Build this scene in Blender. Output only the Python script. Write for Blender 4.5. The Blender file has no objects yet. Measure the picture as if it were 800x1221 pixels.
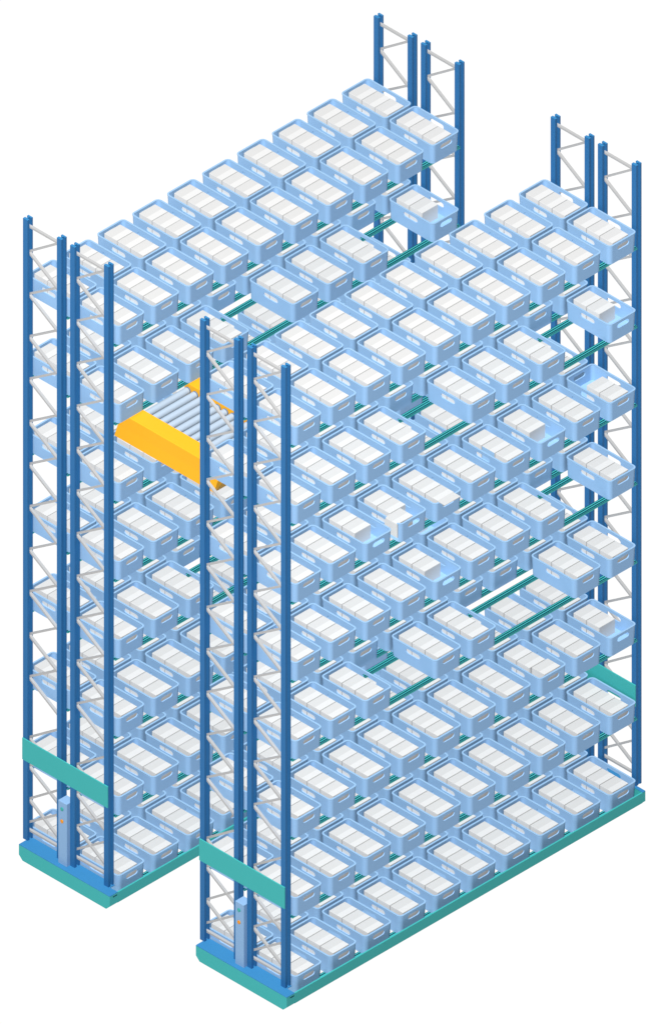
import bpy, math, random
from mathutils import Vector
random.seed(4)
S = 0.01                        # model unit: 1 cm
D = bpy.data; C = bpy.context.scene.collection

# ---------------------------------------------------------------- materials
def mat(name, col, rough=0.6, spec=0.2, var=0.02, scale=6.0, metal=0.0):
    m = D.materials.new(name); m.use_nodes = True
    nt = m.node_tree; b = nt.nodes['Principled BSDF']
    b.inputs['Roughness'].default_value = rough
    b.inputs['Specular IOR Level'].default_value = spec
    b.inputs['Metallic'].default_value = metal
    tc = nt.nodes.new('ShaderNodeTexCoord'); nz = nt.nodes.new('ShaderNodeTexNoise')
    nz.inputs['Scale'].default_value = scale; nz.inputs['Detail'].default_value = 3
    nt.links.new(tc.outputs['Object'], nz.inputs['Vector'])
    mr = nt.nodes.new('ShaderNodeMapRange')
    mr.inputs['To Min'].default_value = 1 - var; mr.inputs['To Max'].default_value = 1 + var
    nt.links.new(nz.outputs['Fac'], mr.inputs['Value'])
    mx = nt.nodes.new('ShaderNodeVectorMath'); mx.operation = 'SCALE'
    mx.inputs[0].default_value = col
    nt.links.new(mr.outputs['Result'], mx.inputs['Scale'])
    nt.links.new(mx.outputs['Vector'], b.inputs['Base Color'])
    return m

M = {
 'tote':   mat('tote_plastic', (0.310, 0.530, 0.830), 0.6, 0.1),
 'rim':    mat('tote_rim_plastic', (0.290, 0.475, 0.700), 0.55, 0.1),
 'carton': mat('white_carton_board', (0.790, 0.790, 0.785), 0.8, 0.05),
 'band':   mat('carton_paper_band', (0.665, 0.665, 0.660), 0.7, 0.05, 0.0),
 'lid':    mat('carton_lid_board', (0.585, 0.585, 0.580), 0.8, 0.05),
 'pale':   mat('pale_blue_carton_board', (0.370, 0.600, 0.860), 0.7, 0.05),
 'blue':   mat('blue_painted_steel', (0.028, 0.155, 0.380), 0.5, 0.1),
 'plate':  mat('bright_blue_paint', (0.040, 0.220, 0.466), 0.5, 0.1),
 'teal':   mat('teal_painted_steel', (0.053, 0.435, 0.425), 0.5, 0.1),
 'groove': mat('dark_groove_paint', (0.008, 0.045, 0.085), 0.6, 0.05),
 'galv':   mat('galvanised_steel', (0.450, 0.450, 0.450), 0.5, 0.2),
 'box':    mat('control_box_paint', (0.255, 0.435, 0.680), 0.5, 0.1),
 'yellow': mat('yellow_painted_steel', (0.930, 0.440, 0.020), 0.5, 0.1),
 'roller': mat('pale_steel_roller', (0.430, 0.520, 0.620), 0.5, 0.15),
 'axle':   mat('dark_roller_collar', (0.120, 0.200, 0.320), 0.5, 0.2),
 'green':  mat('teal_indicator_lens', (0.040, 0.370, 0.330), 0.3, 0.3),
 'orange': mat('orange_indicator_lens', (0.780, 0.280, 0.004), 0.3, 0.3),
}

# ---------------------------------------------------------------- mesh helpers
class MB:
    def __init__(s): s.v = []; s.f = []; s.m = []; s.mats = []
    def slot(s, k):
        if k not in s.mats: s.mats.append(k)
        return s.mats.index(k)
    def face(s, pts, k):
        b = len(s.v); s.v += [tuple(p) for p in pts]; s.f.append(tuple(range(b, b + len(pts)))); s.m.append(s.slot(k))
    def idx(s, ids, k): s.f.append(tuple(ids)); s.m.append(s.slot(k))
    def box(s, x0, x1, y0, y1, z0, z1, k, top=None):
        b = len(s.v)
        s.v += [(x, y, z) for z in (z0, z1) for y in (y0, y1) for x in (x0, x1)]
        for q, kk in (((0,2,3,1),k), ((4,5,7,6),top or k), ((0,1,5,4),k), ((2,6,7,3),k), ((0,4,6,2),k), ((1,3,7,5),k)):
            s.idx([b + i for i in q], kk)
    def prism(s, prof, y0, y1, k, fn):
        """prof: 2D points counter-clockwise; fn(a, b, t) -> xyz; closed prism from t=y0 to t=y1"""
        n = len(prof); b = len(s.v)
        s.v += [fn(p[0], p[1], y0) for p in prof] + [fn(p[0], p[1], y1) for p in prof]
        s.idx([b + i for i in range(n)], k); s.idx([b + n + i for i in reversed(range(n))], k)
        for i in range(n):
            j = (i + 1) % n
            s.idx((b + i, b + n + i, b + n + j, b + j), k)
    def mesh(s, name, smooth=False, bevel=0, scale=S):
        me = D.meshes.new(name)
        me.from_pydata([(x * scale, y * scale, z * scale) for x, y, z in s.v], [], s.f)
        for k in s.mats: me.materials.append(M[k])
        me.polygons.foreach_set('material_index', s.m)
        import bmesh
        bm = bmesh.new(); bm.from_mesh(me)
        bmesh.ops.remove_doubles(bm, verts=bm.verts, dist=1e-5)
        bmesh.ops.recalc_face_normals(bm, faces=bm.faces)
        if bevel:
            es = [e for e in bm.edges if len(e.link_faces) == 2 and e.calc_face_angle(0) > 0.5]
            bmesh.ops.bevel(bm, geom=es, offset=bevel * scale, segments=1, affect='EDGES', profile=0.5)
        bm.to_mesh(me); bm.free()
        if smooth:
            me.shade_smooth()
            try: me.set_sharp_from_angle(angle=math.radians(40))
            except Exception: pass
        return me

def link(name, me, parent=None, loc=(0, 0, 0)):
    o = D.objects.new(name, me); C.objects.link(o)
    o.location = [c * S for c in loc]
    if parent: o.parent = parent
    return o
def tag(o, label, cat, group=None):
    o['label'] = label; o['category'] = cat
    if group: o['group'] = group
    return o

# ---------------------------------------------------------------- tote
TL, TW, TH = 62.5, 38.5, 22.0      # along x (across the rack), along y, height
def ring(inset, r, holes=True):
    """rounded rectangle path with slot half-heights: list of (x, y, h)"""
    x0, x1, y0, y1 = inset, TL - inset, inset, TW - inset
    r = max(r, 0.4)
    pts = []
    def slot(c, half, hr):
        a = []
        for t in (0, 15, 35, 60, 90): a.append((c - half + hr * (1 - math.cos(math.radians(t))), hr * math.sin(math.radians(t))))
        return a + [(2 * c - x, h) for x, h in reversed(a)]
    sides = [((x0 + r, y0), (x1 - r, y0), 'x', 1), ((x1, y0 + r), (x1, y1 - r), 'y', 1),
             ((x1 - r, y1), (x0 + r, y1), 'x', -1), ((x0, y1 - r), (x0, y0 + r), 'y', -1)]
    cs = [(x1 - r, y0 + r, -90), (x1 - r, y1 - r, 0), (x0 + r, y1 - r, 90), (x0 + r, y0 + r, 180)]
    for (a, b, ax, sg), (cx, cy, a0) in zip(sides, cs):
        pts.append((a[0], a[1], 0))
        if not holes and ax == 'x' and sg > 0: pts.append((42.0, a[1], 0))
        if holes:
            c = TL / 2 if ax == 'x' else TW / 2
            sl = slot(c, 9.6 if ax == 'x' else 8.0, 2.75)
            if sg < 0: sl = sl[::-1]
            for t, h in sl: pts.append((t, a[1], h) if ax == 'x' else (a[0], t, h))
        if holes and ax == 'x' and sg > 0: pts.append((42.0, a[1], 0))
        pts.append((b[0], b[1], 0))
        for k in (1, 2, 3, 4):
            an = math.radians(a0 + 90 * k / 5)
            pts.append((cx + r * math.cos(an), cy + r * math.sin(an), 0))
    return pts
def tote_mesh(cut=False):
    m = MB(); ZC = TH - 6.2
    def shell(inset_top, inset_bot, r, zt, zb):
        P = ring(inset_top, r); Q = ring(inset_bot, r)
        n = len(P); rows = []
        for (x, y, h), (xb, yb, _) in zip(P, Q):
            def at(z):
                t = (zt - z) / (zt - zb); return (x + (xb - x) * t, y + (yb - y) * t, z)
            b = len(m.v); m.v += [at(zt), at(ZC + h), at(ZC - h), at(zb)]; rows.append(b)
        return P, rows
    P, o = shell(0.5, 1.2, 4.4, TH, 0.0)
    _, i = shell(1.5, 2.2, 3.4, TH, 4.2)
    n = len(P)
    for k in range(n):
        j = (k + 1) % n
        if cut and P[k][1] < 1 and P[k][0] > 41 and P[j][1] < 1:
            continue
        m.idx((o[k], o[k] + 1, o[j] + 1, o[j]), 'tote'); m.idx((o[k] + 2, o[k] + 3, o[j] + 3, o[j] + 2), 'tote')
        m.idx((i[k], i[j], i[j] + 1, i[k] + 1), 'tote'); m.idx((i[k] + 2, i[j] + 2, i[j] + 3, i[k] + 3), 'tote')
        m.idx((o[k], o[j], i[j], i[k]), 'tote')
        if P[k][2] > 0 or P[j][2] > 0:
            m.idx((o[k] + 1, i[k] + 1, i[j] + 1, o[j] + 1), 'tote'); m.idx((o[k] + 2, o[j] + 2, i[j] + 2, i[k] + 2), 'tote')
    m.idx([b + 3 for b in i], 'tote')
    m.idx([b + 3 for b in reversed(o)], 'tote')
    return m.mesh('tote_body')
def rim_mesh(cut=False):
    m = MB(); zt, zb = TH + 0.25, TH - 0.45
    O = ring(0.1, 4.8, False); I = ring(2.0, 2.9, False); n = len(O)
    b = len(m.v)
    for z in (zt, zb):
        for R in (O, I): m.v += [(x, y, z) for x, y, _ in R]
    for k in range(n):
        j = (k + 1) % n
        if cut and O[k][1] < 0.2 and O[k][0] > 41 and O[j][1] < 0.2: continue
        OT, IT, OB, IB = b, b + n, b + 2 * n, b + 3 * n
        m.idx((OT + k, OT + j, IT + j, IT + k), 'rim'); m.idx((OB + k, OB + j, OT + j, OT + k), 'rim')
        m.idx((IT + k, IT + j, IB + j, IB + k), 'rim'); m.idx((OB + k, IB + k, IB + j, OB + j), 'rim')
    return m.mesh('tote_rim')
ME_TOTE, ME_RIM = tote_mesh(), rim_mesh()
ME_TOTE_CUT, ME_RIM_CUT = tote_mesh(True), rim_mesh(True)

# ---------------------------------------------------------------- carton: box with a paper band over one edge of its lid
CL, CW, CH = 17.45, 21.8, 16.6
def carton_geo(m, ox, oy, oz, front='carton'):
    a = CL * 0.58; x0, x1, xa = ox, ox + CL, ox + a
    y0, y1, z0, z1 = oy, oy + CW, oz, oz + CH
    V = lambda *p: p
    m.face([V(x0,y0,z1), V(xa,y0,z1), V(xa,y1,z1), V(x0,y1,z1)], 'lid')
    m.face([V(xa,y0,z1), V(x1,y0,z1), V(x1,y1,z1), V(xa,y1,z1)], 'band')
    m.face([V(x0,y0,z0), V(x1,y0,z0), V(x1,y0,z1), V(xa,y0,z1), V(x0,y0,z1)], front)
    m.face([V(x1,y1,z0), V(x0,y1,z0), V(x0,y1,z1), V(xa,y1,z1), V(x1,y1,z1)], 'carton')
    m.face([V(x1,y0,z0), V(x1,y1,z0), V(x1,y1,z1), V(x1,y0,z1)], 'carton')
    m.face([V(x0,y1,z0), V(x0,y0,z0), V(x0,y0,z1), V(x0,y1,z1)], 'carton')
    m.face([V(x0,y0,z0), V(x0,y1,z0), V(x1,y1,z0), V(x1,y0,z0)], 'carton')
mc = MB(); carton_geo(mc, 0, 0, 0); ME_CARTON = mc.mesh('carton', bevel=0.22)
mc = MB(); carton_geo(mc, 0, 0, 0, 'pale'); ME_CARTON_PALE = mc.mesh('carton', bevel=0.22)

# ---------------------------------------------------------------- rack
NB, NL = 10, 8
PU, PZ, PV = 48.0, 93.5, 65.5
U0, ZB = 17.9, -10.7                       # first tote's near edge, underside of the lowest totes
ROWS = (-134.0, -68.5)                     # far row, near row
CV = [-17.8 - d for d in (111.3, 64.7, 46.5, 0.0)]
CU = (9.7, 491.8)                          # near and far end frames
HC = 740.0
xyz = lambda a, b, t: (a, b, t)
up = MB()
prof = [(0,0),(6.3,0),(6.3,2.9),(3.4,2.9),(3.4,5.7),(6.05,5.7),(6.05,7.7),(0,7.7),(0,5.7),(2.2,5.7),(2.2,2.9),(0,2.9)]
up.prism(prof, 0.3, HC, 'blue', xyz)
up.m = [up.slot('plate') if k == 1 else mm for k, mm in enumerate(up.m)]  # top face in the lighter plate blue: light from above put into its colour
ME_UP = up.mesh('upright')

NL_Z = [699.8 - 50.7 * i for i in range(11)]
def braces():
    """(left height, right height) of every lattice bar between two uprights"""
    b = [(730.5, 730.5), (699.8, 729.5)]
    for i, z in enumerate(NL_Z):
        b.append((z, z - 25.0))
        if i + 1 < len(NL_Z): b.append((NL_Z[i + 1], z - 23.0))
    b += [(120.4, 150.0), (120.4, 95.5), (86.8, 112.0), (86.8, 62.0), (47.0, 77.5), (47.0, 21.5), (19.3, 48.5), (10.8, 10.8)]
    return b
BR = braces()
def brace_mesh(zl, zr, k):
    m = MB(); x0, x1 = 0.0, 40.6
    dx, dz = x1 - x0, zr - zl; L = math.hypot(dx, dz); t = 1.05
    nx, nz = -dz / L * t, dx / L * t
    y0, y1 = (0.0, 2.9) if zr <= zl else (0.5, 2.4)
    y0 += 0.03 * (k % 5); y1 += 0.03 * (k % 5)
    pr = [(x0 - nx, zl - nz), (x1 - nx, zr - nz), (x1 + nx, zr + nz), (x0 + nx, zl + nz)]
    m.prism(pr, y0, y1, 'galv', lambda a, b, tt: (a, tt, b))
    return m.mesh('brace')
ME_BR = [brace_mesh(a, b, k) for k, (a, b) in enumerate(BR)]

def rail_mesh(w=7.2, h=2.3, y0=17.6, y1=491.6):
    m = MB(); g = 1.5; d = 0.9
    # ribbed top: three teal ribs, channels between them coloured dark for their shade
    cut = [0, 1.1, 2.3, 2.3 + g, 3.5 + g, 3.5 + 2 * g, w - 0.25, w]
    tops = ['groove', 'teal', 'groove', 'teal', 'groove', 'teal', 'groove']
    zt = [-0.35, 0, -d, 0, -d, 0, -0.5]
    pts = [(0, -h)]
    top = []
    for i in range(7):
        top += [(cut[i], zt[i]), (cut[i + 1], zt[i])]
    prof = [(0, -h), (w, -h)] + list(reversed(top))
    m.prism(prof, y0, y1, 'teal', lambda a, b, t: (a, t, b))
    n = len(prof)
    for i in range(n):
        j = (i + 1) % n; (a, za), (b, zb) = prof[i], prof[j]
        if abs(za - zb) < 1e-6 and za > -h + .1:
            mid = (a + b) / 2
            for q in range(7):
                if cut[q] < mid < cut[q + 1]: m.m[2 + i] = m.slot(tops[q])
        elif abs(a - b) < 1e-6 and 0.1 < a < w - 0.1: m.m[2 + i] = m.slot('groove')
    return m.mesh('shelf_rail')
ME_RAIL = rail_mesh()

pn = MB(); pn.box(-128.9, -11.5, -1.4, -0.1, 95.5, 121.2, 'teal'); ME_PANEL = pn.mesh('end_panel', bevel=0.15)
def end_beam(y0, y1):
    m = MB(); pr = [(-125, -0.4), (-125, -12), (-120, -17), (-5, -17), (0, -12), (0, -0.4)]
    m.prism(pr, y0, y1, 'teal', lambda a, b, t: (a, t, b)); return m.mesh('end_beam')
ME_EB = [end_beam(0, 11.0), end_beam(489.2, 493)]
def plate(front):
    m = MB()
    if front: pr = [(-125, 0), (0, 0), (0, 11), (-10.5, 11), (-10.5, 17.4), (-125, 17.4)]
    else: pr = [(-125, 489.2), (0, 489.2), (0, 493), (-13, 493), (-13, 499.6), (-125, 499.6)]
    m.prism(pr, -0.4, 0.25, 'plate', xyz); return m.mesh('foot_plate')
ME_PL = [plate(True), plate(False)]
sb = MB(); sb.box(-1.6, -0.05, 11, 489.2, -12.5, -0.4, 'teal'); sb.box(-5, -1.6, 11, 489.2, -12.5, -11.0, 'teal')
sb.box(-0.06, 0.02, 4.5, 10.2, -3.4, -2.0, 'groove')
ME_SB = sb.mesh('side_beam')
sl = MB(); sl.box(-125, -121, 11, 489.2, -17, -14.4, 'teal'); ME_SL = sl.mesh('side_beam')
cb = MB(); cb.box(-76.1, -64.4, 5.2, 16.8, 0.3, 75, 'box'); ME_CB = cb.mesh('control_box', bevel=0.25)
def lens(cx, cz, k):
    m = MB(); n = 16; b = []
    for y, r in ((5.2, 1.9), (4.5, 1.9), (4.2, 1.4)):
        b.append(len(m.v)); m.v += [(cx + r * math.cos(2 * math.pi * i / n), y, cz + r * 1.15 * math.sin(2 * math.pi * i / n)) for i in range(n)]
    for q in (0, 1):
        for i in range(n): m.idx((b[q] + i, b[q] + (i + 1) % n, b[q + 1] + (i + 1) % n, b[q + 1] + i), k)
    m.idx([b[2] + i for i in range(n)], k); return m.mesh('indicator_lamp')
ME_LENS = [lens(-70.7, 66.5, 'green'), lens(-70.7, 52.0, 'orange')]

RACKS = {'front': (0.0, 0.0), 'back': (-242.0, -1.35)}
def make_rack(label, loc):
    r = D.objects.new('mobile_storage_rack', None); C.objects.link(r)
    r.location = (loc[0] * S, loc[1] * S, 0); tag(r, label, 'storage rack', 'mobile racks full of totes')
    for e, cu in enumerate(CU):
        for cv in CV: link('upright', ME_UP, r, (cv, cu, 0))
        for a in (0, 2):
            for me in ME_BR: link('brace', me, r, (CV[a] + 3.6, cu + 3.1, 0))
        link('end_panel', ME_PANEL, r, (0, cu, 0))
        link('end_beam', ME_EB[e], r); link('foot_plate', ME_PL[e], r)
    link('side_beam', ME_SB, r); link('side_beam', ME_SL, r)
    for k in range(NL):
        for rv in ROWS:
            for dv in (6.4, 55.8): link('shelf_rail', ME_RAIL, r, (rv + dv - 4.2, 0, ZB + PZ * k - 0.05))
    box = link('control_box', ME_CB, r)
    box['label'] = 'pale blue upright control box'
    for me, lb in zip(ME_LENS, ('round teal indicator', 'round orange indicator')):
        link('indicator_lamp', me, box)['label'] = lb
make_rack('nearer blue rack of totes on a teal base, in front of the yellow roller table', RACKS['front'])
make_rack('farther blue rack of totes on a teal base, behind the yellow roller table', RACKS['back'])

# ---------------------------------------------------------------- totes and cartons
GAPS = {('front', 1): {(6, 8), (6, 4), (4, 8), (3, 7), (3, 6), (3, 3)}, ('back', 1): {(6, 8), (6, 4), (3, 3)}}
PART = {('front', 1, 6, 9): (0, 1), ('front', 1, 5, 9): (1, 2), ('front', 1, 5, 7): (0, 1), ('front', 1, 5, 2): (0, 1),
        ('front', 1, 4, 4): (0, 1), ('front', 1, 2, 9): (0, 1), ('front', 0, 4, 5): (0, 1), ('back', 1, 6, 9): (0, 1)}
HIDDEN_TOTES = set()
OWN_CARTONS = set()            # cartons that are objects of their own: the 300 that show largest
OWN_CARTONS.update(int(x) for x in '''
8 12 13 14 18 19 20 24 25 26 30 31 32 36 37 38 42 43 44 48 49 50 54 55
56 60 61 62 72 73 74 78 79 80 84 85 86 90 91 92 96 97 98 102 103 104 108 109
110 114 115 116 120 121 122 132 133 134 138 139 140 144 145 146 150 151 152 156 157 158 162 163
164 168 169 170 171 172 174 175 176 180 181 192 193 194 198 199 200 210 211 212 216 217 218 234
235 236 240 241 242 248 252 253 254 258 259 260 264 265 266 270 271 276 277 278 282 283 284 288
289 290 300 301 302 312 313 314 318 319 324 325 326 330 331 332 336 337 338 342 343 344 348 349
354 355 356 361 362 372 373 374 378 379 380 384 385 386 396 397 398 402 403 404 408 409 410 420
421 432 433 434 435 436 437 438 439 440 441 442 443 444 445 446 447 448 450 451 452 453 454 456
457 458 459 460 462 463 464 465 466 468 469 470 471 472 474 475 476 477 478 479 480 481 482 492
493 494 498 499 552 553 554 558 559 612 613 614 618 619 672 673 674 678 679 732 733 734 738 739
852 853 854 858 859 876 877 878 882 883 884 888 889 890 900 901 912 913 914 915 916 918 919 920
921 922 924 925 926 927 928 929 930 931 932 933 934 936 937 938 939 940 942 943 944 945 946 948
949 950 951 952 954 955 956 957 958 960 961 962
'''.split())
ORD = ['first', 'second', 'third', 'fourth', 'fifth', 'sixth', 'seventh', 'eighth', 'ninth', 'tenth']
SH = lambda k: 'top shelf' if k == NL - 1 else 'bottom shelf' if k == 0 else ORD[NL - 1 - k] + ' shelf down'
ROWN = ('far-row', 'near-row')
PROTO = {}
def put(kind, loc):
    if kind not in PROTO:
        if kind == 'tote':
            o = link('tote', ME_TOTE, None, loc); link('rim', ME_RIM, o)
        else: o = link('carton', ME_CARTON, None, loc)
        PROTO[kind] = o; return o
    o = PROTO[kind].copy(); C.objects.link(o); o.location = [c * S for c in loc]
    for ch in PROTO[kind].children:
        c = ch.copy(); C.objects.link(c); c.parent = o
    return o
rest = MB()
code = 0
for rk, (rx, ry) in RACKS.items():
    for k in range(NL):
        for j in range(NB):
            for row in (0, 1):
                code += 1
                if (k, j) in GAPS.get((rk, row), ()): continue
                if code in HIDDEN_TOTES: continue
                loc = (rx + ROWS[row], ry + U0 + PU * j, ZB + PZ * k)
                have = PART.get((rk, row, k, j), (0, 1, 2))
                where = '%s tote %s from control box, %s, %s rack' % (ROWN[row], ORD[j], SH(k), rk)
                t = put('tote', loc)
                tag(t, ('blue %s' if len(have) == 3 else 'part-filled blue %s') % where, 'tote', 'blue totes on the racks')
                t['code'] = code
                if (rk, row, k, j) == ('front', 1, 5, 3):
                    t.data = ME_TOTE_CUT; t.children[0].data = ME_RIM_CUT
                    t['label'] = 'blue near-row tote with a broken front wall, third shelf down, front rack'
                for c in have:
                    cl = (loc[0] + 3.9 + c * 18.15, loc[1] + 8.7, loc[2] + 4.25)
                    cc = code * 3 + c
                    if OWN_CARTONS and cc not in OWN_CARTONS:
                        carton_geo(rest, *cl); continue
                    here = (rk, row, k, j, c)
                    if here == ('front', 1, 5, 3, 2): cl = (cl[0], loc[1] + 0.6, cl[2])
                    if here == ('front', 1, 2, 7, 2): cl = (cl[0], cl[1] + 2.5, cl[2])
                    q = put('carton', cl)
                    col = 'white'
                    if here == ('front', 1, 5, 6, 1): q.data = ME_CARTON_PALE; col = 'pale-blue-fronted white'
                    tag(q, '%s %s carton in %s' % (('back-end', 'middle', 'front-end')[c], col, where), 'carton', 'white cartons in the totes')
                    q['code'] = cc
if rest.v:
    o = link('cartons', rest.mesh('cartons'))
    tag(o, 'remaining white cartons mostly hidden inside the blue totes', 'cartons'); o['kind'] = 'stuff'

cd = MB(); cd.box(-1.9, 7.4, 0, 21.6, 0, 0.7, 'lid')
cd.box(-2.7, -1.9, 0.2, 21.4, -2.0, 0.69, 'lid')
tag(link('card_sheet', cd.mesh('card_sheet'), None, (-6.0, U0 + PU * 4 + 6.0, ZB + PZ * 5 + TH + 0.3)),
    'loose white card sheet sticking out over the end rim of a near-row tote, front rack', 'card sheet')

# ---------------------------------------------------------------- roller table in the aisle
RX0, RY0, RZ0 = -258.0, 21.2, 531.0
RL = 137.0
sh = D.objects.new('roller_table', None); C.objects.link(sh); sh.location = (RX0 * S, RY0 * S, RZ0 * S)
tag(sh, 'yellow roller table with pale rollers bridging the aisle between the two racks', 'roller table')
def side_rail(off, flip):
    # beam with raked ends: (depth, height, rake along the beam)
    m = MB()
    pr = [(12.4, -13.0, -13), (13.8, 1.2, -9), (14.6, 16.3, 0), (34.0, 16.3, 0), (34.0, -13.0, -13)] if not flip else \
         [(0, -2, 0), (0, 16.3, 0), (19.5, 16.3, 0), (23.0, 8.0, -3), (23.0, -2, -6)]
    n = len(pr)
    m.v = [(r, a + off, b) for a, b, r in pr] + [(RL + r, a + off, b) for a, b, r in pr]
    m.idx(range(n), 'yellow'); m.idx(reversed(range(n, 2 * n)), 'yellow')
    for i in range(n): m.idx((i, n + i, n + (i + 1) % n, (i + 1) % n), 'yellow')
    return m.mesh('side_rail', bevel=0.3)
link('side_rail', side_rail(0, False), sh); link('side_rail', side_rail(96.0, True), sh)
def cyl(m, r, y0, y1, k, n=20):
    m.prism([(r * math.cos(2 * math.pi * i / n), r * math.sin(2 * math.pi * i / n)) for i in range(n)], y0, y1, k, lambda a, b, t: (a, t, b))
rm = MB(); cyl(rm, 3.9, 34.4, 95.6, 'roller'); cyl(rm, 4.05, 34.2, 35.2, 'axle'); cyl(rm, 4.05, 94.4, 95.8, 'axle')
ME_ROLL = rm.mesh('roller', smooth=True)
for i in range(13): link('roller', ME_ROLL, sh, (5.2 + 10.35 * i, 0, 8.2))

# ---------------------------------------------------------------- camera (parallel projection, isometric)
cam = D.cameras.new('camera'); co = D.objects.new('camera', cam); C.objects.link(co)
cam.type = 'ORTHO'; cam.ortho_scale = 1221 * S * math.sqrt(2) / 2 / math.cos(math.radians(30))
tgt = Vector((-0.60, 1.2697, 4.856))
co.location = tgt + Vector((1, -1, 1)).normalized() * 30
co.rotation_euler = (math.radians(54.7356), 0, math.radians(45))
cam.clip_end = 200; cam.clip_start = 0.1
bpy.context.scene.camera = co

# ---------------------------------------------------------------- light: white studio, soft key from above the camera's left
W = D.worlds.new('World'); bpy.context.scene.world = W; W.use_nodes = True
nt = W.node_tree; bg = nt.nodes['Background']
tc = nt.nodes.new('ShaderNodeTexCoord'); sp = nt.nodes.new('ShaderNodeSeparateXYZ'); mr = nt.nodes.new('ShaderNodeMapRange')
mr.inputs['From Min'].default_value = -0.50; mr.inputs['From Max'].default_value = -0.40
mr.inputs['To Min'].default_value = 1.03; mr.inputs['To Max'].default_value = 0.13
mr.interpolation_type = 'SMOOTHSTEP'
nt.links.new(tc.outputs['Generated'], sp.inputs[0]); nt.links.new(sp.outputs['Z'], mr.inputs['Value'])
nt.links.new(mr.outputs['Result'], bg.inputs['Strength']); bg.inputs['Color'].default_value = (1, 1, 1, 1)
def lamp(name, direction, dist, size, irr):
    L = D.lights.new(name, 'AREA'); L.shape = 'DISK'; L.size = size
    L.energy = irr * math.pi ** 2 * dist * dist     # irradiance irr*pi at the target
    o = D.objects.new(name, L); C.objects.link(o)
    d = Vector(direction).normalized(); o.location = tgt + d * dist
    o.rotation_euler = d.to_track_quat('Z', 'Y').to_euler()
    return L
key = lamp('key_lamp', (0.40, -0.82, 1.40), 60, 16, 1.671)
key.use_shadow = False

sc = bpy.context.scene
sc.view_settings.view_transform = 'Standard'; sc.view_settings.look = 'None'
sc.view_settings.exposure = 0; sc.view_settings.gamma = 1
sc.cycles.max_bounces = 8; sc.cycles.diffuse_bounces = 1
sc.cycles.use_denoising = True
